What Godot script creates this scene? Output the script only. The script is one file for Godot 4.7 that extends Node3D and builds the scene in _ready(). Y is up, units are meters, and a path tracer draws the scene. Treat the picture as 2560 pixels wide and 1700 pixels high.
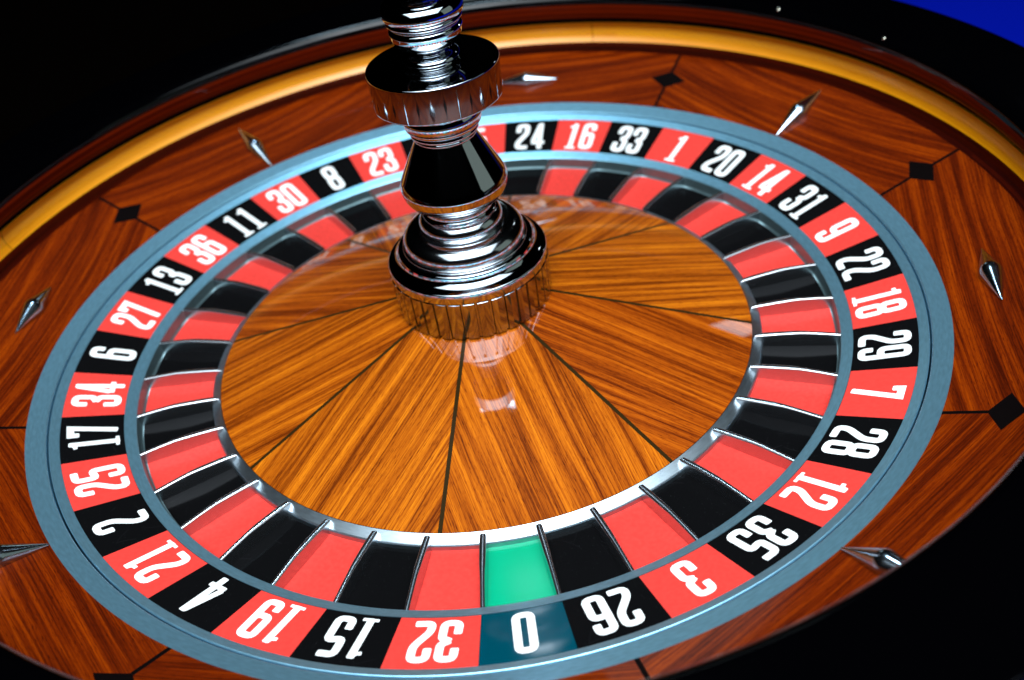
extends Node3D
# A roulette wheel in close-up: a wooden bowl with a ball track, a numbered rotor inside it and a chrome turret on top.

const SECTORS := 37
const PHASE := 0.0077          # angle of pocket 0
const CONE_SPOKE := 13.0       # degrees, first inlay of the rotor cone
const BOWL_SPOKE := 36.0       # degrees, first inlay of the bowl
const CONE_SLOPE := -0.255
const APRON_SLOPE := 0.3549
const NUMBERS := [0, 32, 15, 19, 4, 21, 2, 25, 17, 34, 6, 27, 13, 36, 11, 30, 8, 23, 10, 5, 24, 16, 33, 1, 20, 14, 31, 9, 22, 18, 29, 7, 28, 12, 35, 3, 26]
const REDS := [32, 19, 21, 25, 34, 27, 36, 30, 23, 5, 16, 1, 14, 9, 18, 7, 12, 3]

var mats := {}


# ---------------------------------------------------------------- mesh building
class Shell:
	var v := PackedVector3Array()
	var n := PackedVector3Array()
	var uv := PackedVector2Array()
	var idx := PackedInt32Array()

	func add(p: Vector3, nor: Vector3, t := Vector2.ZERO) -> int:
		v.append(p); n.append(nor.normalized()); uv.append(t)
		return v.size() - 1

	func tri(a: int, b: int, c: int) -> void:
		var g := (v[b] - v[a]).cross(v[c] - v[a])
		if g.length_squared() < 1e-20:
			return
		if g.dot(n[a] + n[b] + n[c]) > 0.0:
			idx.append(a); idx.append(c); idx.append(b)
		else:
			idx.append(a); idx.append(b); idx.append(c)

	func quad(a: int, b: int, c: int, d: int) -> void:
		tri(a, b, c); tri(a, c, d)

	# a flat four-sided face with its own normal, pointing away from «inside»
	func face(a: Vector3, b: Vector3, c: Vector3, d: Vector3, inside: Vector3) -> void:
		var g := (b - a).cross(c - a)
		if g.length_squared() < 1e-18:
			g = (c - a).cross(d - a)
		var mid := (a + b + c + d) * 0.25
		if g.dot(mid - inside) < 0.0:
			g = -g
		quad(add(a, g), add(b, g), add(c, g), add(d, g))

	func mesh() -> ArrayMesh:
		var arrays := []
		arrays.resize(Mesh.ARRAY_MAX)
		arrays[Mesh.ARRAY_VERTEX] = v
		arrays[Mesh.ARRAY_NORMAL] = n
		arrays[Mesh.ARRAY_TEX_UV] = uv
		arrays[Mesh.ARRAY_INDEX] = idx
		var m := ArrayMesh.new()
		m.add_surface_from_arrays(Mesh.PRIMITIVE_TRIANGLES, arrays)
		return m


# point on the wheel at radius r, height y and clockwise angle t (0 is towards the viewer)
func at(r: float, y: float, t: float) -> Vector3:
	return Vector3(-sin(t) * r, y, cos(t) * r)


func smooth_curve(pts: Array, steps := 5) -> Array:
	if pts.size() < 3:
		return pts
	var out := []
	for i in pts.size() - 1:
		var p0: Vector2 = pts[maxi(i - 1, 0)]
		var p1: Vector2 = pts[i]
		var p2: Vector2 = pts[i + 1]
		var p3: Vector2 = pts[mini(i + 2, pts.size() - 1)]
		for s in steps:
			out.append(p1.cubic_interpolate(p2, p0, p3, float(s) / steps))
	out.append(pts[-1])
	return out


# a turned shape: each curve is a list of Vector2(radius, height), from the bottom up on the outside; curves meet in sharp edges
func lathe(st: Shell, curves: Array, segments := 192, from := 0.0, to := TAU, uv_scale := Vector2(1, 1)) -> void:
	for curve in curves:
		var c: Array = curve
		var normals := []
		for i in c.size():
			var d := Vector2.ZERO
			if i > 0:
				d += (c[i] - c[i - 1]).normalized()
			if i < c.size() - 1:
				d += (c[i + 1] - c[i]).normalized()
			normals.append(Vector2(d.y, -d.x).normalized())
		var run := 0.0
		var last := []
		for i in c.size():
			if i > 0:
				run += c[i].distance_to(c[i - 1])
			var row := []
			for k in segments + 1:
				var t := lerpf(from, to, float(k) / segments)
				var nn: Vector2 = normals[i]
				row.append(st.add(at(c[i].x, c[i].y, t), Vector3(-sin(t) * nn.x, nn.y, cos(t) * nn.x), Vector2(t * c[0].x * uv_scale.x, run * uv_scale.y)))
			if i > 0:
				for k in segments:
					st.quad(last[k], last[k + 1], row[k + 1], row[k])
			last = row


func obj(called: String, st: Shell, m: Material, parent: Node3D = self) -> MeshInstance3D:
	var o := MeshInstance3D.new()
	o.name = called
	o.mesh = st.mesh()
	o.material_override = m
	parent.add_child(o, true)
	return o


func share(called: String, mesh: Mesh, m: Material, parent: Node3D, turn := 0.0) -> MeshInstance3D:
	var o := MeshInstance3D.new()
	o.name = called
	o.mesh = mesh
	o.material_override = m
	o.rotation.y = -turn
	parent.add_child(o, true)
	return o


func thing(called: String, label: String, category: String) -> Node3D:
	var o := Node3D.new()
	o.name = called
	add_child(o)
	o.set_meta("label", label)
	o.set_meta("category", category)
	return o


# ---------------------------------------------------------------- materials
func srgb(r: int, g: int, b: int) -> Color:
	return Color(r / 255.0, g / 255.0, b / 255.0)


func plain(albedo: Color, rough: float, metal := 0.0, spec := 0.5) -> StandardMaterial3D:
	var m := StandardMaterial3D.new()
	m.albedo_color = albedo
	m.roughness = rough
	m.metallic = metal
	m.metallic_specular = spec
	return m


func noise(seed_: int, octaves := 3) -> FastNoiseLite:
	var f := FastNoiseLite.new()
	f.seed = seed_
	f.frequency = 1.0
	f.noise_type = FastNoiseLite.TYPE_SIMPLEX_SMOOTH
	f.fractal_octaves = octaves
	f.fractal_type = FastNoiseLite.FRACTAL_FBM if octaves > 1 else FastNoiseLite.FRACTAL_NONE
	return f


# ribbon-striped veneer, 0.3 m square, grain along v
func veneer(seed_: int, light: Color, mid: Color, dark: Color, size: int) -> ImageTexture:
	var warp := noise(seed_, 1)
	var band := noise(seed_ + 1, 2)
	var fine := noise(seed_ + 2, 2)
	var hair := noise(seed_ + 3, 1)
	var pores := noise(seed_ + 4, 1)
	var bytes := PackedByteArray()
	bytes.resize(size * size * 3)
	var at_ := 0
	for y in size:
		var v := float(y) / size
		for x in size:
			var u := float(x) / size
			var w := u + 0.0022 * warp.get_noise_2d(u * 9.0, v * 2.4)
			var b := band.get_noise_2d(w * 44.0, v * 1.0)
			var f := fine.get_noise_2d(w * 230.0, v * 2.2)
			var h := hair.get_noise_2d(w * 520.0, v * 9.0)
			var s := 0.53 + 0.46 * b + 0.42 * f + 0.24 * h
			var line := maxf(0.0, f * 0.7 + h * 0.5 - 0.36) * 1.1
			var pore := maxf(0.0, pores.get_noise_2d(u * 620.0, v * 46.0) - 0.42) * 0.9
			s = clampf(s - line - pore, 0.0, 1.0)
			var c := dark.lerp(mid, s * 2.0) if s < 0.5 else mid.lerp(light, s * 2.0 - 1.0)
			bytes[at_] = int(c.r * 255.0)
			bytes[at_ + 1] = int(c.g * 255.0)
			bytes[at_ + 2] = int(c.b * 255.0)
			at_ += 3
	return ImageTexture.create_from_image(Image.create_from_data(size, size, false, Image.FORMAT_RGB8, bytes))


# small speckle, grey about «base»
func speckle(seed_: int, size: int, base: float, swing: float, scale: Vector2, octaves := 3) -> ImageTexture:
	var f := noise(seed_, octaves)
	var bytes := PackedByteArray()
	bytes.resize(size * size)
	for y in size:
		for x in size:
			# two copies blended so that the sheet repeats without a seam
			var a := f.get_noise_2d(x * scale.x, y * scale.y)
			var b := f.get_noise_2d((x - size) * scale.x, y * scale.y)
			var k := float(x) / size
			bytes[y * size + x] = int(clampf(base + swing * lerpf(a, b, k), 0.0, 1.0) * 255.0)
	return ImageTexture.create_from_image(Image.create_from_data(size, size, false, Image.FORMAT_L8, bytes))


# black lacquer with a few specks of dust and hairline scuffs
func dusty(seed_: int, size: int) -> ImageTexture:
	var rng := RandomNumberGenerator.new()
	rng.seed = seed_
	var im := Image.create_empty(size, size, false, Image.FORMAT_RGB8)
	im.fill(Color(0.0035, 0.0035, 0.004).linear_to_srgb())
	for i in 420:
		var g := rng.randf_range(0.01, 0.07)
		im.set_pixel(rng.randi() % size, rng.randi() % size, Color(g * 0.85, g, g).linear_to_srgb())
	for i in 26:
		var p := Vector2(rng.randf() * size, rng.randf() * size)
		var d := Vector2.from_angle(rng.randf() * TAU)
		var g := rng.randf_range(0.006, 0.018)
		for k in rng.randi_range(14, 60):
			d = d.rotated(0.01)
			p += d
			im.set_pixel(posmod(int(p.x), size), posmod(int(p.y), size), Color(g, g, g * 1.1).linear_to_srgb())
	return ImageTexture.create_from_image(im)


func make_materials() -> void:
	var cone_wood := veneer(11, srgb(216, 122, 18), srgb(162, 78, 8), srgb(88, 32, 2), 1400)
	var bowl_wood := veneer(57, srgb(142, 54, 1), srgb(98, 28, 0), srgb(58, 11, 0), 1400)
	var w := plain(Color.WHITE, 0.5, 0.0, 0.15)
	w.albedo_texture = cone_wood
	w.clearcoat_enabled = true
	w.clearcoat = 1.0
	w.clearcoat_roughness = 0.02
	mats.cone = w
	mats.cone_tones = []
	for tone in [1.0, 0.9, 0.97]:
		var wt: StandardMaterial3D = w.duplicate()
		wt.albedo_color = Color(tone, tone * tone, tone * tone)
		mats.cone_tones.append(wt)
	var b := plain(Color.WHITE, 0.5, 0.0, 0.15)
	b.albedo_texture = bowl_wood
	b.clearcoat_enabled = true
	b.clearcoat = 0.22
	b.clearcoat_roughness = 0.06
	mats.apron = b
	var d: StandardMaterial3D = b.duplicate()
	d.albedo_color = Color(0.5, 0.36, 0.34)
	mats.border = d
	var g := plain(srgb(242, 166, 0), 0.4)
	g.albedo_texture = veneer(91, srgb(255, 250, 235), srgb(248, 234, 205), srgb(232, 205, 160), 700)
	g.clearcoat_enabled = true
	g.clearcoat = 0.35
	g.clearcoat_roughness = 0.2
	mats.track = g
	var lip: StandardMaterial3D = b.duplicate()
	lip.albedo_color = Color(0.95, 0.8, 0.6)
	lip.clearcoat = 0.08
	mats.lip = lip
	mats.inlay = plain(Color(0.024, 0.013, 0.003).linear_to_srgb(), 0.3, 0.0, 0.2)
	mats.ebony = plain(Color(0.003, 0.002, 0.002).linear_to_srgb(), 0.3, 0.0, 0.12)
	mats.black_lacquer = plain(Color(0.0003, 0.0003, 0.0005).linear_to_srgb(), 0.07, 0.0, 0.38)
	var red := plain(srgb(230, 66, 58), 0.3, 0.0, 0.2)
	red.albedo_texture = speckle(41, 256, 0.95, 0.09, Vector2(0.09, 0.09), 4)
	red.uv1_triplanar = true
	red.uv1_world_triplanar = true
	red.uv1_scale = Vector3(12, 12, 12)
	mats.red = red
	var black := plain(Color.WHITE, 0.12, 0.0, 0.12)
	black.albedo_texture = dusty(43, 512)
	black.uv1_triplanar = true
	black.uv1_world_triplanar = true
	black.uv1_scale = Vector3(9, 9, 9)
	mats.black = black
	mats.teal = plain(Color(0.0, 0.05, 0.075).linear_to_srgb(), 0.07)
	mats.green = plain(Color(0.0, 0.34, 0.17).linear_to_srgb(), 0.16, 0.0, 0.4)
	mats.white = plain(Color(0.86, 0.88, 0.86).linear_to_srgb(), 0.5, 0.0, 0.3)
	mats.chrome = plain(Color(0.56, 0.6, 0.64).linear_to_srgb(), 0.05, 1.0)
	var steel := plain(Color(0.3, 0.62, 0.8).linear_to_srgb(), 1.0, 0.82)
	steel.roughness_texture = speckle(21, 512, 0.33, 0.06, Vector2(0.02, 0.08), 3)
	steel.roughness_texture_channel = BaseMaterial3D.TEXTURE_CHANNEL_RED
	steel.albedo_texture = speckle(27, 512, 0.92, 0.06, Vector2(0.03, 0.03), 2)
	mats.steel = steel
	var pale: StandardMaterial3D = steel.duplicate()
	pale.albedo_color = Color(0.5, 0.6, 0.66).linear_to_srgb()
	pale.metallic = 1.0
	mats.pale_steel = pale
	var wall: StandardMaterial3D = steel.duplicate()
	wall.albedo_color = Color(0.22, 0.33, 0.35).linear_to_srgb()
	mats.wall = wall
	var satin := plain(Color(0.42, 0.45, 0.48).linear_to_srgb(), 0.05, 1.0)
	mats.disc = satin
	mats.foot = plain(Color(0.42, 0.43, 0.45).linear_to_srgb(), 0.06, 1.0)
	mats.dome = plain(Color(0.56, 0.6, 0.64).linear_to_srgb(), 0.12, 1.0)
	mats.pin = plain(Color(0.5, 0.57, 0.64).linear_to_srgb(), 0.17, 1.0)
	mats.fret = plain(Color(0.56, 0.58, 0.61).linear_to_srgb(), 0.24, 1.0)
	var felt := plain(Color(0.0, 0.005, 0.25).linear_to_srgb(), 0.95, 0.0, 0.1)
	felt.heightmap_enabled = true
	felt.heightmap_texture = speckle(33, 256, 0.5, 0.5, Vector2(0.35, 0.35), 2)
	felt.heightmap_scale = 0.03
	felt.uv1_scale = Vector3(20, 20, 1)
	mats.felt = felt
	mats.table = plain(Color(0.0008, 0.0005, 0.0004).linear_to_srgb(), 0.4, 0.0, 0.0)
	mats.glint_metal = plain(Color(0.7, 0.62, 0.5).linear_to_srgb(), 0.25, 1.0)  # pale metal for the beads that imitate glints on the rim


# ---------------------------------------------------------------- numerals
# each numeral is a few pen strokes in a box 0.39 wide and 1 high; Vector3(x, y, pen half width)
func strokes(c: String) -> Array:
	var h := 0.071
	var L := h
	var R := 0.39 - h
	var B := h
	var T := 1.0 - h
	match c:
		"0":
			return [[h, rounded([Vector2(L, B), Vector2(R, B), Vector2(R, T), Vector2(L, T)], true), true]]
		"1":
			return [[0.068, [Vector2(0.215, 0.03), Vector2(0.215, 0.93)], false], [0.042, [Vector2(0.085, 0.835), Vector2(0.15, 0.845), Vector2(0.215, 0.935)], false], [0.036, [Vector2(0.09, 0.036), Vector2(0.345, 0.036)], false]]
		"2":
			return [[h, rounded([Vector2(L, 0.70), Vector2(L, T), Vector2(R, T), Vector2(R, 0.62), Vector2(L + 0.01, 0.26), Vector2(L + 0.01, B), Vector2(R + 0.01, B)], false), false]]
		"3":
			return [[h, rounded([Vector2(L, 0.71), Vector2(L, T), Vector2(R, T), Vector2(R, 0.58), Vector2(0.2, 0.515)], false), false], [h, rounded([Vector2(0.2, 0.5), Vector2(R, 0.44), Vector2(R, B), Vector2(L, B), Vector2(L, 0.31)], false), false]]
		"4":
			return [[0.068, [Vector2(0.262, 0.03), Vector2(0.262, 0.96)], false], [0.062, [Vector2(0.235, 0.93), Vector2(0.075, 0.3)], false], [0.055, [Vector2(0.06, 0.235), Vector2(0.375, 0.235)], false], [0.04, [Vector2(0.2, 0.88), Vector2(0.17, 0.62)], false]]
		"5":
			return [[h, rounded([Vector2(R, T), Vector2(L, T), Vector2(L, 0.55), Vector2(R, 0.61), Vector2(R, B), Vector2(L, B), Vector2(L, 0.29)], false), false]]
		"6":
			return [[h, rounded([Vector2(L, B), Vector2(R, B), Vector2(R, 0.57), Vector2(L, 0.57)], true), true], [h, rounded([Vector2(L, 0.3), Vector2(L, T), Vector2(R, T), Vector2(R, 0.75)], false), false]]
		"7":
			return [[h, [Vector2(L, 0.8), Vector2(L, T), Vector2(R + 0.005, T), Vector2(0.15, 0.06)], false]]
		"8":
			return [[h, rounded([Vector2(L, B), Vector2(R, B), Vector2(R, 0.5), Vector2(L, 0.5)], true), true], [h, rounded([Vector2(L, 0.54), Vector2(R, 0.54), Vector2(R, T), Vector2(L, T)], true), true]]
		"9":
			return [[h, rounded([Vector2(L, 0.43), Vector2(R, 0.43), Vector2(R, T), Vector2(L, T)], true), true], [h, rounded([Vector2(R, 0.7), Vector2(R, B), Vector2(L, B), Vector2(L, 0.25)], false), false]]
	return []


func rounded(pts: Array, closed: bool) -> Array:
	var out := []
	var n := pts.size()
	for i in n:
		var p: Vector2 = pts[i]
		if not closed and (i == 0 or i == n - 1):
			out.append(p)
			continue
		var a: Vector2 = pts[(i + n - 1) % n]
		var b: Vector2 = pts[(i + 1) % n]
		var cut := minf(0.1, minf(p.distance_to(a), p.distance_to(b)) * 0.49)
		var p0 := p + (a - p).normalized() * cut
		var p2 := p + (b - p).normalized() * cut
		for k in 5:
			var s := k / 4.0
			out.append(p0.lerp(p, s).lerp(p.lerp(p2, s), s))
	return out


# the face of one number, lying on the sloping plate of the sector that points to +z
func numeral_mesh(text: String) -> ArrayMesh:
	var st := Shell.new()
	var height := 0.0272
	var gap := 0.055
	var width := text.length() * 0.39 + (text.length() - 1) * gap
	var place := func(p: Vector2, lift: float) -> Vector3:
		var u := (p.x - width * 0.5) * height
		var v := 0.2192 + p.y * height
		var r := sqrt(u * u + v * v)
		return Vector3(-u, (r - 0.2168) * 0.265 + 0.00042 + lift, v)
	var up := Vector3(0, 0.967, -0.256)
	var layer := 0
	for i in text.length():
		for s in strokes(text[i]):
			var lift := layer * 0.000016
			layer += 1
			var pen: float = s[0]
			var pts: Array = []
			for p in s[1]:
				# the local x axis runs the other way round the wheel
				pts.append(Vector2(p.x + i * (0.39 + gap), p.y))
			var n := pts.size()
			var left := []
			var right := []
			for k in n:
				var prev: Vector2 = pts[(k + n - 1) % n] if s[2] or k > 0 else pts[k]
				var next: Vector2 = pts[(k + 1) % n] if s[2] or k < n - 1 else pts[k]
				var d0: Vector2 = (pts[k] - prev).normalized() if prev != pts[k] else (next - pts[k]).normalized()
				var d1: Vector2 = (next - pts[k]).normalized() if next != pts[k] else d0
				var m := (d0.orthogonal() + d1.orthogonal()).normalized()
				var reach := pen / maxf(m.dot(d0.orthogonal()), 0.5)
				left.append(pts[k] + m * reach)
				right.append(pts[k] - m * reach)
			var spans := n if s[2] else n - 1
			for k in spans:
				var j := (k + 1) % n
				var parts := maxi(1, int(pts[k].distance_to(pts[j]) / 0.12))
				for q in parts:
					var s0 := float(q) / parts
					var s1 := float(q + 1) / parts
					st.quad(st.add(place.call(left[k].lerp(left[j], s0), lift), up), st.add(place.call(left[k].lerp(left[j], s1), lift), up), st.add(place.call(right[k].lerp(right[j], s1), lift), up), st.add(place.call(right[k].lerp(right[j], s0), lift), up))
			if not s[2]:
				for e in 2:
					var tip: Vector2 = pts[0] if e == 0 else pts[n - 1]
					var dir: Vector2 = (pts[0] - pts[1]).normalized() if e == 0 else (pts[n - 1] - pts[n - 2]).normalized()
					var side := dir.orthogonal()
					var bulge := 0.55
					var c := st.add(place.call(tip, lift), up)
					var prev_ := st.add(place.call(tip + side * pen, lift), up)
					for k in 8:
						var a := PI * (k + 1) / 8.0
						# squared-off round ends
						var x := signf(cos(a)) * pow(absf(cos(a)), 0.6)
						var z := pow(sin(a), 0.6) * bulge
						var now := st.add(place.call(tip + side * pen * x + dir * pen * z, lift), up)
						st.tri(c, prev_, now)
						prev_ = now
	return st.mesh()


# ---------------------------------------------------------------- pieces on a ring
# a slab covering part of a cone: r0..r1, y from the profile points, angle -half..half, with a skirt
func ring_sector(profile: Array, half: float, steps: int, gap: float, skirt: float) -> Shell:
	var st := Shell.new()
	var rows := []
	for i in profile.size():
		var p: Vector2 = profile[i]
		var a := half - gap / p.x
		var d: Vector2 = (profile[mini(i + 1, profile.size() - 1)] - profile[maxi(i - 1, 0)]).normalized()
		var row := []
		for k in steps + 1:
			var t := lerpf(-a, a, float(k) / steps)
			row.append(st.add(at(p.x, p.y, t), Vector3(sin(t) * d.y, d.x, -cos(t) * d.y), Vector2(t * p.x, p.x)))
		rows.append(row)
	for i in rows.size() - 1:
		for k in steps:
			st.quad(rows[i][k], rows[i][k + 1], rows[i + 1][k + 1], rows[i + 1][k])
	var mid := at((profile[0].x + profile[-1].x) * 0.5, profile[0].y - 0.01, 0.0)
	var drop := Vector3(0, -skirt, 0)
	for i in rows.size() - 1:
		for e in [0, steps]:
			var a: Vector3 = st.v[rows[i][e]]
			var b: Vector3 = st.v[rows[i + 1][e]]
			st.face(a, b, b + drop, a + drop, mid)
	for k in steps:
		for e in [0, rows.size() - 1]:
			var a: Vector3 = st.v[rows[e][k]]
			var b: Vector3 = st.v[rows[e][k + 1]]
			st.face(a, b, b + drop, a + drop, mid)
	return st


# veneer between two spokes of a cone; grain along the middle of the panel (across = false) or square to it
func veneer_panel(r0: float, r1: float, y0: float, slope: float, a0: float, a1: float, strip: float, across: bool, lean: float, origin: Vector2) -> Shell:
	var st := Shell.new()
	var rows := []
	var mid := (a0 + a1) * 0.5
	var rn := 8
	var an := 28
	for i in rn + 1:
		var r := lerpf(r0, r1, float(i) / rn)
		var off := asin(strip / r)
		var row := []
		for k in an + 1:
			var t := lerpf(a0 + off, a1 - off, float(k) / an)
			var along := r * cos(t - mid)
			var side := r * sin(t - mid)
			var q := Vector2(side, along)
			if across:
				q = Vector2(along, side)
			q = q.rotated(lean)
			row.append(st.add(at(r, y0 + (r - r0) * slope, t), Vector3(sin(t) * slope, 1.0, -cos(t) * slope), (q + origin) / 0.3))
		rows.append(row)
	for i in rn:
		for k in an:
			st.quad(rows[i][k], rows[i][k + 1], rows[i + 1][k + 1], rows[i + 1][k])
	return st


func spoke_strip(r0: float, r1: float, y0: float, slope: float, half_width: float) -> Shell:
	var st := Shell.new()
	var nor := Vector3(0, 1.0, -slope)
	var prev := []
	for i in 9:
		var z := lerpf(r0, r1, i / 8.0)
		var y := y0 + (z - r0) * slope
		var row := [st.add(Vector3(-half_width, y, z), nor), st.add(Vector3(half_width, y, z), nor)]
		if i > 0:
			st.quad(prev[0], prev[1], row[1], row[0])
		prev = row
	return st


# a pocket divider along +z: a low chromed ridge, pointed at its inner end, highest in the middle
func fret_shell() -> Shell:
	var st := Shell.new()
	# radius, top height, half width at the top, half width at the base
	var st_pts := [[0.1630, -0.0056, 0.0002, 0.0004], [0.1645, -0.0042, 0.0014, 0.0018], [0.1700, -0.0034, 0.00155, 0.0019], [0.1780, -0.0026, 0.0015, 0.0019], [0.1850, -0.0020, 0.00145, 0.0019], [0.1890, -0.0018, 0.00125, 0.0018], [0.1930, -0.0019, 0.00115, 0.0017], [0.2000, -0.0022, 0.0011, 0.0017], [0.2103, -0.0029, 0.0011, 0.0016]]
	var prev := []
	for p in st_pts:
		var z: float = p[0]
		var top: float = p[1]
		var w: float = p[2]
		var b: float = p[3]
		var low := -0.0118
		var ring := [Vector3(-b, low, z), Vector3(-w * 1.12, top - 0.0011, z), Vector3(-w * 0.95, top - 0.0004, z), Vector3(-w * 0.5, top - 0.0001, z), Vector3(0, top, z), Vector3(w * 0.5, top - 0.0001, z), Vector3(w * 0.95, top - 0.0004, z), Vector3(w * 1.12, top - 0.0011, z), Vector3(b, low, z)]
		var nor := [Vector3(-1, 0.05, 0), Vector3(-1, 0.12, 0), Vector3(-0.75, 0.75, 0), Vector3(-0.3, 1, 0), Vector3.UP, Vector3(0.3, 1, 0), Vector3(0.75, 0.75, 0), Vector3(1, 0.12, 0), Vector3(1, 0.05, 0)]
		if prev.size():
			for k in 8:
				st.quad(st.add(prev[k], nor[k]), st.add(prev[k + 1], nor[k + 1]), st.add(ring[k + 1], nor[k + 1]), st.add(ring[k], nor[k]))
		prev = ring
	return st


# a deflector: a double-pointed turned pin half sunk in the wood, its long axis along +x
func deflector_shell() -> Shell:
	var st := Shell.new()
	var half := 0.0243
	var shape := [[-1.0, 0.0001], [-0.985, 0.0006], [-0.12, 0.0060], [-0.06, 0.0064], [0.0, 0.00655], [0.06, 0.0064], [0.12, 0.0060], [0.985, 0.0006], [1.0, 0.0001]]
	var prev := []
	for s in shape.size():
		var x: float = shape[s][0] * half
		var r: float = shape[s][1]
		var lean: float = 0.27 * signf(shape[s][0]) if absf(shape[s][0]) > 0.1 else 0.27 * shape[s][0] / 0.1
		var row := []
		for k in 33:
			var a := TAU * k / 32.0
			row.append(st.add(Vector3(x, sin(a) * r * 1.15 + 0.0009, cos(a) * r), Vector3(lean, sin(a), cos(a))))
		if s > 0:
			for k in 32:
				st.quad(prev[k], prev[k + 1], row[k + 1], row[k])
		prev = row
	return st


# ---------------------------------------------------------------- the wheel
func build_table() -> void:
	var t := Shell.new()
	t.face(Vector3(-2.5, -0.06, -2.5), Vector3(2.5, -0.06, -2.5), Vector3(2.5, -0.06, 1.5), Vector3(-2.5, -0.06, 1.5), Vector3(0, -1, 0))
	for s in [[Vector3(-2.5, -0.06, -2.5), Vector3(2.5, -0.06, -2.5)], [Vector3(2.5, -0.06, -2.5), Vector3(2.5, -0.06, 1.5)], [Vector3(2.5, -0.06, 1.5), Vector3(-2.5, -0.06, 1.5)], [Vector3(-2.5, -0.06, 1.5), Vector3(-2.5, -0.06, -2.5)]]:
		t.face(s[0], s[1], s[1] + Vector3(0, -0.05, 0), s[0] + Vector3(0, -0.05, 0), Vector3(0, -0.08, -0.5))
	obj("table", t, mats.table).set_meta("kind", "structure")
	var f := Shell.new()
	var up := Vector3.UP
	f.quad(f.add(Vector3(0.22, -0.056, -2.4), up, Vector2(0, 0)), f.add(Vector3(2.4, -0.056, -2.4), up, Vector2(1, 0)), f.add(Vector3(2.4, -0.056, 1.4), up, Vector2(1, 1)), f.add(Vector3(0.22, -0.056, 1.4), up, Vector2(0, 1)))
	obj("blue_felt", f, mats.felt).set_meta("kind", "structure")


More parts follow.
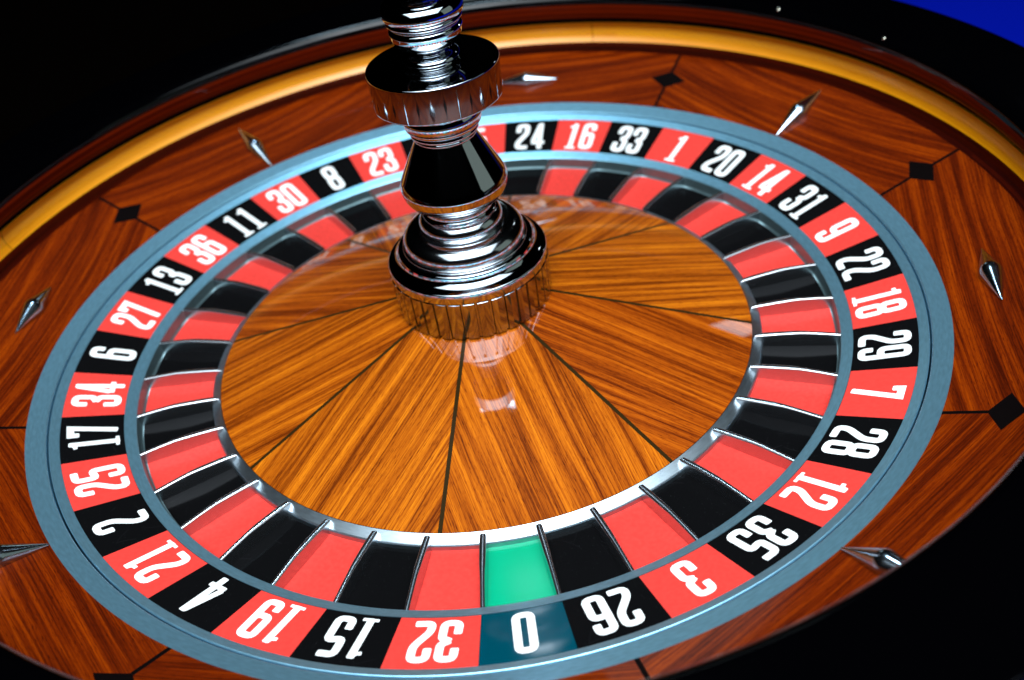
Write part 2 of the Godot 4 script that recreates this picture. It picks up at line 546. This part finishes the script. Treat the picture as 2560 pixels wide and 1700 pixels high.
func build_bowl() -> void:
	var bowl := thing("wheel_bowl", "round wooden roulette bowl with black rim, yellow ball track and chrome deflectors", "roulette bowl")
	# black rim: the flat top, the rounded inner edge and the outer wall
	var st := Shell.new()
	lathe(st, [[Vector2(0.30, -0.058), Vector2(0.345, -0.05), Vector2(0.3705, 0.03)], smooth_curve([Vector2(0.3705, 0.03), Vector2(0.3742, 0.055), Vector2(0.3747, 0.0785), Vector2(0.3735, 0.0808), Vector2(0.371, 0.0817), Vector2(0.35, 0.0822), Vector2(0.327, 0.0822), Vector2(0.3225, 0.0815), Vector2(0.3195, 0.0797), Vector2(0.3179, 0.0772), Vector2(0.3175, 0.0740)], 4)], 256)
	obj("rim", st, mats.black_lacquer, bowl)
	# brown lip under the rim and the dark groove below it
	st = Shell.new()
	lathe(st, [smooth_curve([Vector2(0.3176, 0.0739), Vector2(0.3186, 0.0705), Vector2(0.3214, 0.0645), Vector2(0.3240, 0.0605)], 4)], 256, 0, TAU, Vector2(3.3, 3.3))
	for i in st.uv.size():
		st.uv[i] = Vector2(st.uv[i].y * 1.6 + 0.2, st.uv[i].x * 0.2)
	obj("lip", st, mats.lip, bowl)
	st = Shell.new()
	lathe(st, [[Vector2(0.3240, 0.0604), Vector2(0.3300, 0.0596)], [Vector2(0.3300, 0.0596), Vector2(0.3300, 0.0545)]], 256)
	obj("groove", st, mats.ebony, bowl)
	# ball track in four scarfed lengths
	for k in 4:
		st = Shell.new()
		var a0 := deg_to_rad(202.5 + 90.0 * k)
		lathe(st, [smooth_curve([Vector2(0.3276, 0.0548), Vector2(0.3310, 0.0538), Vector2(0.3330, 0.0510), Vector2(0.3336, 0.0470), Vector2(0.3328, 0.0418), Vector2(0.3300, 0.0379)], 4)], 64, a0 + 0.0006, a0 + PI / 2 - 0.0006, Vector2(0.9, 3.3))
		for i in st.uv.size():
			st.uv[i] = Vector2(st.uv[i].y * 1.0 + 0.13 * k, st.uv[i].x - (a0) * 0.3 + 0.1 * k)
		obj("ball_track", st, mats.track, bowl)
	# border of dark wood below the track
	st = Shell.new()
	lathe(st, [[Vector2(0.3300, 0.0378), Vector2(0.3197, 0.0341)]], 256, 0, TAU, Vector2(3.3, 3.3))
	for i in st.uv.size():
		st.uv[i] = Vector2(st.uv[i].y + 0.3, st.uv[i].x * 0.2)
	obj("track_border", st, mats.border, bowl)
	# apron veneers and inlays
	var rng := RandomNumberGenerator.new()
	rng.seed = 5
	var strip := spoke_strip(0.2667, 0.3194, 0.0153, APRON_SLOPE, 0.0011).mesh()
	var dia := Shell.new()
	var dn := Vector3(0, 1, -APRON_SLOPE)
	var dy := func(z: float) -> float: return 0.0153 + (z - 0.2667) * APRON_SLOPE + 0.0003
	var corners := []
	for c in [Vector2(0, 0.0081), Vector2(0.0139, 0), Vector2(0, -0.0081), Vector2(-0.0139, 0)]:
		corners.append(Vector3(c.x, dy.call(0.2946 + c.y + c.x * c.x / 0.59), 0.2946 + c.y))
	var mid := Vector3(0, dy.call(0.2946), 0.2946)
	for k in 4:
		dia.tri(dia.add(mid, dn), dia.add(corners[k], dn), dia.add(corners[(k + 1) % 4], dn))
		dia.face(corners[k], corners[(k + 1) % 4], corners[(k + 1) % 4] - Vector3(0, 0.001, 0), corners[k] - Vector3(0, 0.001, 0), mid)
	var diamond := dia.mesh()
	for k in 8:
		var a := deg_to_rad(BOWL_SPOKE + 45.0 * k)
		var p := veneer_panel(0.2667, 0.3196, 0.0153, APRON_SLOPE, a, a + PI / 4, 0.00115, true, rng.randf_range(-0.05, 0.05), Vector2(-0.255 + rng.randf_range(0.0, 0.22), rng.randf_range(0.13, 0.17)))
		obj("apron_veneer", p, mats.apron, bowl)
		share("inlay_strip", strip, mats.ebony, bowl, a)
		share("inlay_diamond", diamond, mats.ebony, bowl, a)
	# steel ring at the foot of the apron
	st = Shell.new()
	lathe(st, [[Vector2(0.2669, 0.0150), Vector2(0.2666, 0.0156)], [Vector2(0.2666, 0.0156), Vector2(0.2572, 0.0124)], [Vector2(0.2572, 0.0124), Vector2(0.2566, 0.0121), Vector2(0.2564, 0.0114)], [Vector2(0.2564, 0.0114), Vector2(0.2564, -0.02)]], 256, 0, TAU, Vector2(8, 30))
	obj("steel_ring", st, mats.steel, bowl)
	# deflectors, radial and crosswise by turns
	var pin := deflector_shell().mesh()
	for k in 8:
		var a := deg_to_rad(13.5 + 45.0 * k)
		var d := share("deflector", pin, mats.pin, bowl)
		var out_ := at(1.0, APRON_SLOPE, a).normalized()
		var around := Vector3(-cos(a), 0, -sin(a))
		var up := around.cross(out_).normalized()
		if up.y < 0.0:
			up = -up
		var long := around if k % 2 == 0 else out_
		d.transform = Transform3D(Basis(long, up, long.cross(up)), at(0.2902, 0.0153 + (0.2902 - 0.2667) * APRON_SLOPE, a))
	# small pale metal beads added to imitate glints of light on the rim
	for a in [230.5, 246.6]:
		var s := Shell.new()
		lathe(s, [smooth_curve([Vector2(0.0015, -0.0006), Vector2(0.0014, 0.0005), Vector2(0.0009, 0.0008), Vector2(0.0001, 0.0009)], 3)], 16)
		var o := obj("rim_glint", s, mats.glint_metal, bowl)
		o.position = at(0.3212, 0.0806, deg_to_rad(a))
		o.rotation = Vector3(-0.6, -deg_to_rad(a), 0)


func build_rotor() -> void:
	var rotor := thing("wheel_rotor", "numbered roulette rotor of red and black pockets round a striped wooden cone", "roulette rotor")
	# body under everything
	var st := Shell.new()
	lathe(st, [[Vector2(0.2553, -0.03), Vector2(0.2555, 0.0105)], [Vector2(0.2555, 0.0105), Vector2(0.2553, 0.0113), Vector2(0.2547, 0.0114)], [Vector2(0.2547, 0.0114), Vector2(0.2501, 0.0090)], [Vector2(0.2501, 0.0090), Vector2(0.2501, 0.0060)]], 256, 0, TAU, Vector2(8, 30))
	obj("outer_ring", st, mats.steel, rotor)
	st = Shell.new()
	lathe(st, [[Vector2(0.2501, 0.0062), Vector2(0.2168, -0.0026)]], 128)
	obj("rotor_body", st, mats.ebony, rotor)
	# steel ring between the numbers and the pockets
	st = Shell.new()
	lathe(st, [[Vector2(0.2167, -0.002), Vector2(0.2167, 0.0003)], [Vector2(0.2167, 0.0003), Vector2(0.2109, -0.0023)], [Vector2(0.2109, -0.0023), Vector2(0.2104, -0.0028)]], 256, 0, TAU, Vector2(8, 30))
	obj("pocket_ring", st, mats.steel, rotor)
	st = Shell.new()
	lathe(st, [smooth_curve([Vector2(0.2104, -0.0028), Vector2(0.2102, -0.0060), Vector2(0.2100, -0.0088), Vector2(0.2095, -0.0100), Vector2(0.2086, -0.0104)], 3)], 256, 0, TAU, Vector2(8, 30))
	obj("pocket_wall", st, mats.wall, rotor)
	# inner steel ring, sloping to the pockets
	st = Shell.new()
	lathe(st, [[Vector2(0.1676, -0.0125), Vector2(0.1674, -0.0092)], [Vector2(0.1674, -0.0092), Vector2(0.1671, -0.0085), Vector2(0.1665, -0.0081)], [Vector2(0.1665, -0.0081), Vector2(0.1617, -0.0056)], [Vector2(0.1617, -0.0056), Vector2(0.1615, -0.0060)]], 256, 0, TAU, Vector2(8, 30))
	obj("inner_ring", st, mats.pale_steel, rotor)
	# number plates, pockets, frets
	var half := PI / SECTORS
	var plate := ring_sector([Vector2(0.2169, 0.00012), Vector2(0.2171, 0.00025), Vector2(0.2335, 0.00460), Vector2(0.2497, 0.00890), Vector2(0.2500, 0.00890)], half, 6, 0.00008, 0.002).mesh()
	var floor_ := ring_sector([Vector2(0.1675, -0.0116), Vector2(0.1880, -0.0111), Vector2(0.2070, -0.0105), Vector2(0.2087, -0.0103)], half, 6, 0.0008, 0.001).mesh()
	var under := Shell.new()
	lathe(under, [[Vector2(0.2090, -0.0120), Vector2(0.1670, -0.0128)]], 128)
	obj("pocket_bed", under, mats.ebony, rotor)
	var fret := fret_shell().mesh()
	for k in SECTORS:
		var num: int = NUMBERS[k]
		var t := PHASE + TAU * k / SECTORS
		var m: Material = mats.red if num in REDS else mats.black
		var p := share("number_plate", plate, mats.teal if num == 0 else m, rotor, t)
		share("numeral", numeral_mesh(str(num)), mats.white, p)
		var f := share("pocket_floor", floor_, mats.green if num == 0 else m, rotor, t)
		if num == 0:
			p.set_meta("label", "dark teal number plate reading 0")
			f.set_meta("label", "bright green floor of the zero pocket")
		share("fret", fret, mats.fret, rotor, t + half)
	# cone veneers
	var rng := RandomNumberGenerator.new()
	rng.seed = 12
	var y0 := -0.0056 + (0.042 - 0.1615) * CONE_SLOPE
	var strip := spoke_strip(0.042, 0.1614, y0, CONE_SLOPE, 0.0011).mesh()
	for k in 8:
		var a := deg_to_rad(CONE_SPOKE + 45.0 * k)
		var p := veneer_panel(0.042, 0.1614, y0, CONE_SLOPE, a, a + PI / 4, 0.00112, false, rng.randf_range(-0.06, 0.06), Vector2(rng.randf_range(0.075, 0.225), rng.randf_range(0.0, 0.12)))
		obj("cone_veneer", p, mats.cone_tones[[0, 2, 1, 0, 2, 0, 1, 2][k]], rotor)
		share("inlay_strip", strip, mats.inlay, rotor, a)


func build_turret() -> void:
	var turret := thing("turret", "turned chrome turret with a ribbed foot, a bell and a thick disc", "turret")
	var c: Material = mats.chrome
	# ribbed foot
	var st := Shell.new()
	var ribs := 36
	var per := [[0.0, 0.0], [0.07, 0.0], [0.12, 0.0012], [0.5, 0.0014], [0.88, 0.0012], [0.93, 0.0]]
	var heights := [[0.0254, 0.0440], [0.0256, 0.0447], [0.030, 0.0448], [0.049, 0.0451], [0.0495, 0.0449]]
	var rows := []
	for hgt in heights:
		var ring := []
		for k in ribs:
			for q in per:
				var extra: float = q[1] * (1.0 if hgt[0] < 0.0492 else 0.2)
				ring.append(at(hgt[1] + extra, hgt[0], TAU * (k + q[0]) / ribs))
		rows.append(ring)
	for i in rows.size() - 1:
		var total: int = rows[i].size()
		for k in total:
			var j := (k + 1) % total
			st.face(rows[i][k], rows[i][j], rows[i + 1][j], rows[i + 1][k], Vector3(0, 0.035, 0))
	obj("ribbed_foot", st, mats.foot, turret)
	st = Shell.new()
	lathe(st, [[Vector2(0.0440, 0.0200), Vector2(0.0440, 0.0262)]], 96)  # black ring added as painted shadow in the gap under the foot
	obj("foot_shadow_ring", st, mats.ebony, turret)
	# rim over the ribs and the dished plate
	st = Shell.new()
	lathe(st, [[Vector2(0.0440, 0.0490), Vector2(0.0460, 0.0497)], smooth_curve([Vector2(0.0460, 0.0497), Vector2(0.0463, 0.0520), Vector2(0.0463, 0.0545), Vector2(0.0459, 0.0556), Vector2(0.0450, 0.0560)], 4), smooth_curve([Vector2(0.0450, 0.0560), Vector2(0.0432, 0.0567), Vector2(0.0412, 0.0580), Vector2(0.0398, 0.0598), Vector2(0.0394, 0.0618)], 5), smooth_curve([Vector2(0.0394, 0.0618), Vector2(0.0388, 0.0628), Vector2(0.0376, 0.0632)], 3), [Vector2(0.0376, 0.0632), Vector2(0.0360, 0.0634)]], 160)
	obj("foot_plate", st, c, turret)
	# dome
	st = Shell.new()
	lathe(st, [smooth_curve([Vector2(0.0360, 0.0632), Vector2(0.0359, 0.0642), Vector2(0.0353, 0.0647), Vector2(0.0347, 0.0648)], 3), smooth_curve([Vector2(0.0347, 0.0646), Vector2(0.0350, 0.0672), Vector2(0.0340, 0.0704), Vector2(0.0314, 0.0731), Vector2(0.0278, 0.0746), Vector2(0.0240, 0.0749)], 6), smooth_curve([Vector2(0.0240, 0.0749), Vector2(0.0241, 0.0753), Vector2(0.0236, 0.0757)], 3), smooth_curve([Vector2(0.0236, 0.0757), Vector2(0.0240, 0.0775), Vector2(0.0234, 0.0800), Vector2(0.0220, 0.0820), Vector2(0.0207, 0.0828)], 5)], 160)
	obj("dome", st, mats.dome, turret)
	# neck
	st = Shell.new()
	lathe(st, [smooth_curve([Vector2(0.0207, 0.0826), Vector2(0.0208, 0.0834), Vector2(0.0203, 0.0838)], 3), smooth_curve([Vector2(0.0203, 0.0838), Vector2(0.0190, 0.0850), Vector2(0.0187, 0.0868), Vector2(0.0193, 0.0885), Vector2(0.0210, 0.0897)], 5)], 128)
	obj("neck", st, c, turret)
	# bell
	st = Shell.new()
	lathe(st, [[Vector2(0.0210, 0.0897), Vector2(0.0218, 0.0907)], smooth_curve([Vector2(0.0218, 0.0907), Vector2(0.0246, 0.0920), Vector2(0.0272, 0.0945), Vector2(0.0290, 0.0978), Vector2(0.0297, 0.1010)], 5), smooth_curve([Vector2(0.0297, 0.1010), Vector2(0.0299, 0.1022), Vector2(0.0296, 0.1034)], 3), smooth_curve([Vector2(0.0296, 0.1034), Vector2(0.0291, 0.1052), Vector2(0.0286, 0.1064)], 3), [Vector2(0.0286, 0.1064), Vector2(0.0166, 0.1296)]], 160)
	obj("bell", st, c, turret)
	# collar of rings
	st = Shell.new()
	lathe(st, [smooth_curve([Vector2(0.0164, 0.1296), Vector2(0.0172, 0.1301), Vector2(0.0174, 0.1309), Vector2(0.0170, 0.1317)], 3), smooth_curve([Vector2(0.0170, 0.1317), Vector2(0.0184, 0.1326), Vector2(0.0188, 0.1336), Vector2(0.0184, 0.1346)], 3), smooth_curve([Vector2(0.0184, 0.1346), Vector2(0.0197, 0.1357), Vector2(0.0205, 0.1372), Vector2(0.0204, 0.1382)], 3), smooth_curve([Vector2(0.0204, 0.1382), Vector2(0.0213, 0.1398), Vector2(0.0216, 0.1420), Vector2(0.0212, 0.1442), Vector2(0.0198, 0.1466), Vector2(0.0170, 0.1485), Vector2(0.0150, 0.1492), Vector2(0.0148, 0.1522)], 4)], 128)
	obj("collar", st, c, turret)
	# disc
	st = Shell.new()
	lathe(st, [[Vector2(0.0140, 0.1518), Vector2(0.0338, 0.1518)], smooth_curve([Vector2(0.0338, 0.1518), Vector2(0.0343, 0.1520), Vector2(0.0344, 0.1526)], 3), [Vector2(0.0344, 0.1526), Vector2(0.0348, 0.1700)], smooth_curve([Vector2(0.0348, 0.1700), Vector2(0.0347, 0.1708), Vector2(0.0340, 0.1713)], 3), [Vector2(0.0340, 0.1713), Vector2(0.0100, 0.1714)]], 160)
	obj("disc", st, mats.disc, turret)
	# stem above the disc
	st = Shell.new()
	lathe(st, [smooth_curve([Vector2(0.0128, 0.1712), Vector2(0.0138, 0.1721), Vector2(0.0136, 0.1730)], 3), smooth_curve([Vector2(0.0136, 0.1730), Vector2(0.0150, 0.1738), Vector2(0.0152, 0.1750), Vector2(0.0142, 0.1764), Vector2(0.0118, 0.1774)], 4), smooth_curve([Vector2(0.0118, 0.1774), Vector2(0.0106, 0.1782), Vector2(0.0107, 0.1793), Vector2(0.0134, 0.1805), Vector2(0.0161, 0.1826), Vector2(0.0178, 0.1856), Vector2(0.0184, 0.1888)], 5), smooth_curve([Vector2(0.0184, 0.1888), Vector2(0.0189, 0.1893), Vector2(0.0187, 0.1903)], 3), smooth_curve([Vector2(0.0187, 0.1903), Vector2(0.0177, 0.1912), Vector2(0.0176, 0.1924), Vector2(0.0186, 0.1933)], 4)], 128)
	obj("stem", st, c, turret)
	# knob
	st = Shell.new()
	lathe(st, [smooth_curve([Vector2(0.0186, 0.1933), Vector2(0.0194, 0.1940), Vector2(0.0195, 0.1950), Vector2(0.0190, 0.1958)], 3), smooth_curve([Vector2(0.0190, 0.1958), Vector2(0.0203, 0.1972), Vector2(0.0209, 0.1995), Vector2(0.0205, 0.2020), Vector2(0.0190, 0.2042), Vector2(0.0160, 0.2056), Vector2(0.0125, 0.2062), Vector2(0.0090, 0.2070)], 5), smooth_curve([Vector2(0.0090, 0.2070), Vector2(0.0096, 0.2086), Vector2(0.0118, 0.2118), Vector2(0.0128, 0.2160), Vector2(0.0122, 0.2210), Vector2(0.0090, 0.2255), Vector2(0.0045, 0.2278), Vector2(0.0001, 0.2284)], 5)], 128)
	obj("knob", st, c, turret)


func area_light(called: String, from: Vector3, towards: Vector3, size: Vector2, energy: float, color: Color) -> void:
	var l := AreaLight3D.new()
	l.name = called
	l.area_size = size
	l.area_normalize_energy = true
	l.light_energy = energy
	l.light_color = color
	l.shadow_enabled = true
	l.area_range = 8.0
	l.area_attenuation = 2.0
	add_child(l)
	l.look_at_from_position(from, towards, Vector3.UP if absf((towards - from).normalized().y) < 0.98 else Vector3.FORWARD)


func _ready() -> void:
	var cam := Camera3D.new()
	cam.name = "camera"
	cam.near = 0.05
	cam.far = 20.0
	cam.position = Vector3(0.0090, 0.3887, 0.5253)
	cam.rotation = Vector3(deg_to_rad(-37.5637), deg_to_rad(-0.8917), deg_to_rad(-9.4435))
	var lens := CameraAttributesPhysical.new()
	lens.frustum_focal_length = 12.0 / tan(deg_to_rad(35.2257 * 0.5))
	lens.frustum_near = 0.05
	lens.frustum_far = 20.0
	lens.frustum_focus_distance = 0.53
	lens.exposure_aperture = 7.0
	cam.attributes = lens
	cam.fov = 35.2257
	add_child(cam)
	cam.current = true
	var env := Environment.new()
	env.background_mode = Environment.BG_COLOR
	env.background_color = Color.BLACK
	env.tonemap_mode = Environment.TONE_MAPPER_LINEAR
	env.tonemap_exposure = 1.4
	env.sdfgi_enabled = true
	env.ssao_enabled = true
	env.ssil_enabled = true
	var we := WorldEnvironment.new()
	we.name = "environment"
	we.environment = env
	add_child(we)
	# a broad soft lamp over the photographer's head, brightest in its middle; three small lamps at the back; a pale panel on the right
	var key := Vector3(0.05, 1.38, 0.72)
	area_light("key_lamp", key, Vector3.ZERO, Vector2(0.8, 0.75), 1.2, Color(0.95, 0.98, 1.0))
	area_light("key_lamp_middle", key + Vector3(0, 0.004, 0.004), Vector3.ZERO, Vector2(1.5, 1.1), 1.6, Color(0.93, 0.97, 1.0))
	area_light("key_lamp_outer", key + Vector3(0, 0.008, 0.008), Vector3.ZERO, Vector2(2.3, 1.45), 1.6, Color(0.9, 0.96, 1.0))
	area_light("high_back_lamp", Vector3(0.0, 1.5, -0.52), Vector3.ZERO, Vector2(0.2, 0.1), 0.24, Color(0.8, 0.93, 1.0))
	area_light("window_lamp", Vector3(1.147, 1.07, -1.32), Vector3.ZERO, Vector2(0.09, 0.11), 0.01, Color(0.95, 0.98, 1.0))
	area_light("low_back_lamp", Vector3(0.15, 0.55, -1.5), Vector3.ZERO, Vector2(0.3, 0.12), 0.012, Color(0.9, 1.0, 1.0))
	area_light("side_panel_lamp", Vector3(1.1, 0.5, 0.35), Vector3(0, 0.1, 0), Vector2(0.7, 0.8), 0.03, Color(0.92, 1.0, 0.95))

	make_materials()
	build_table()
	build_bowl()
	build_rotor()
	build_turret()
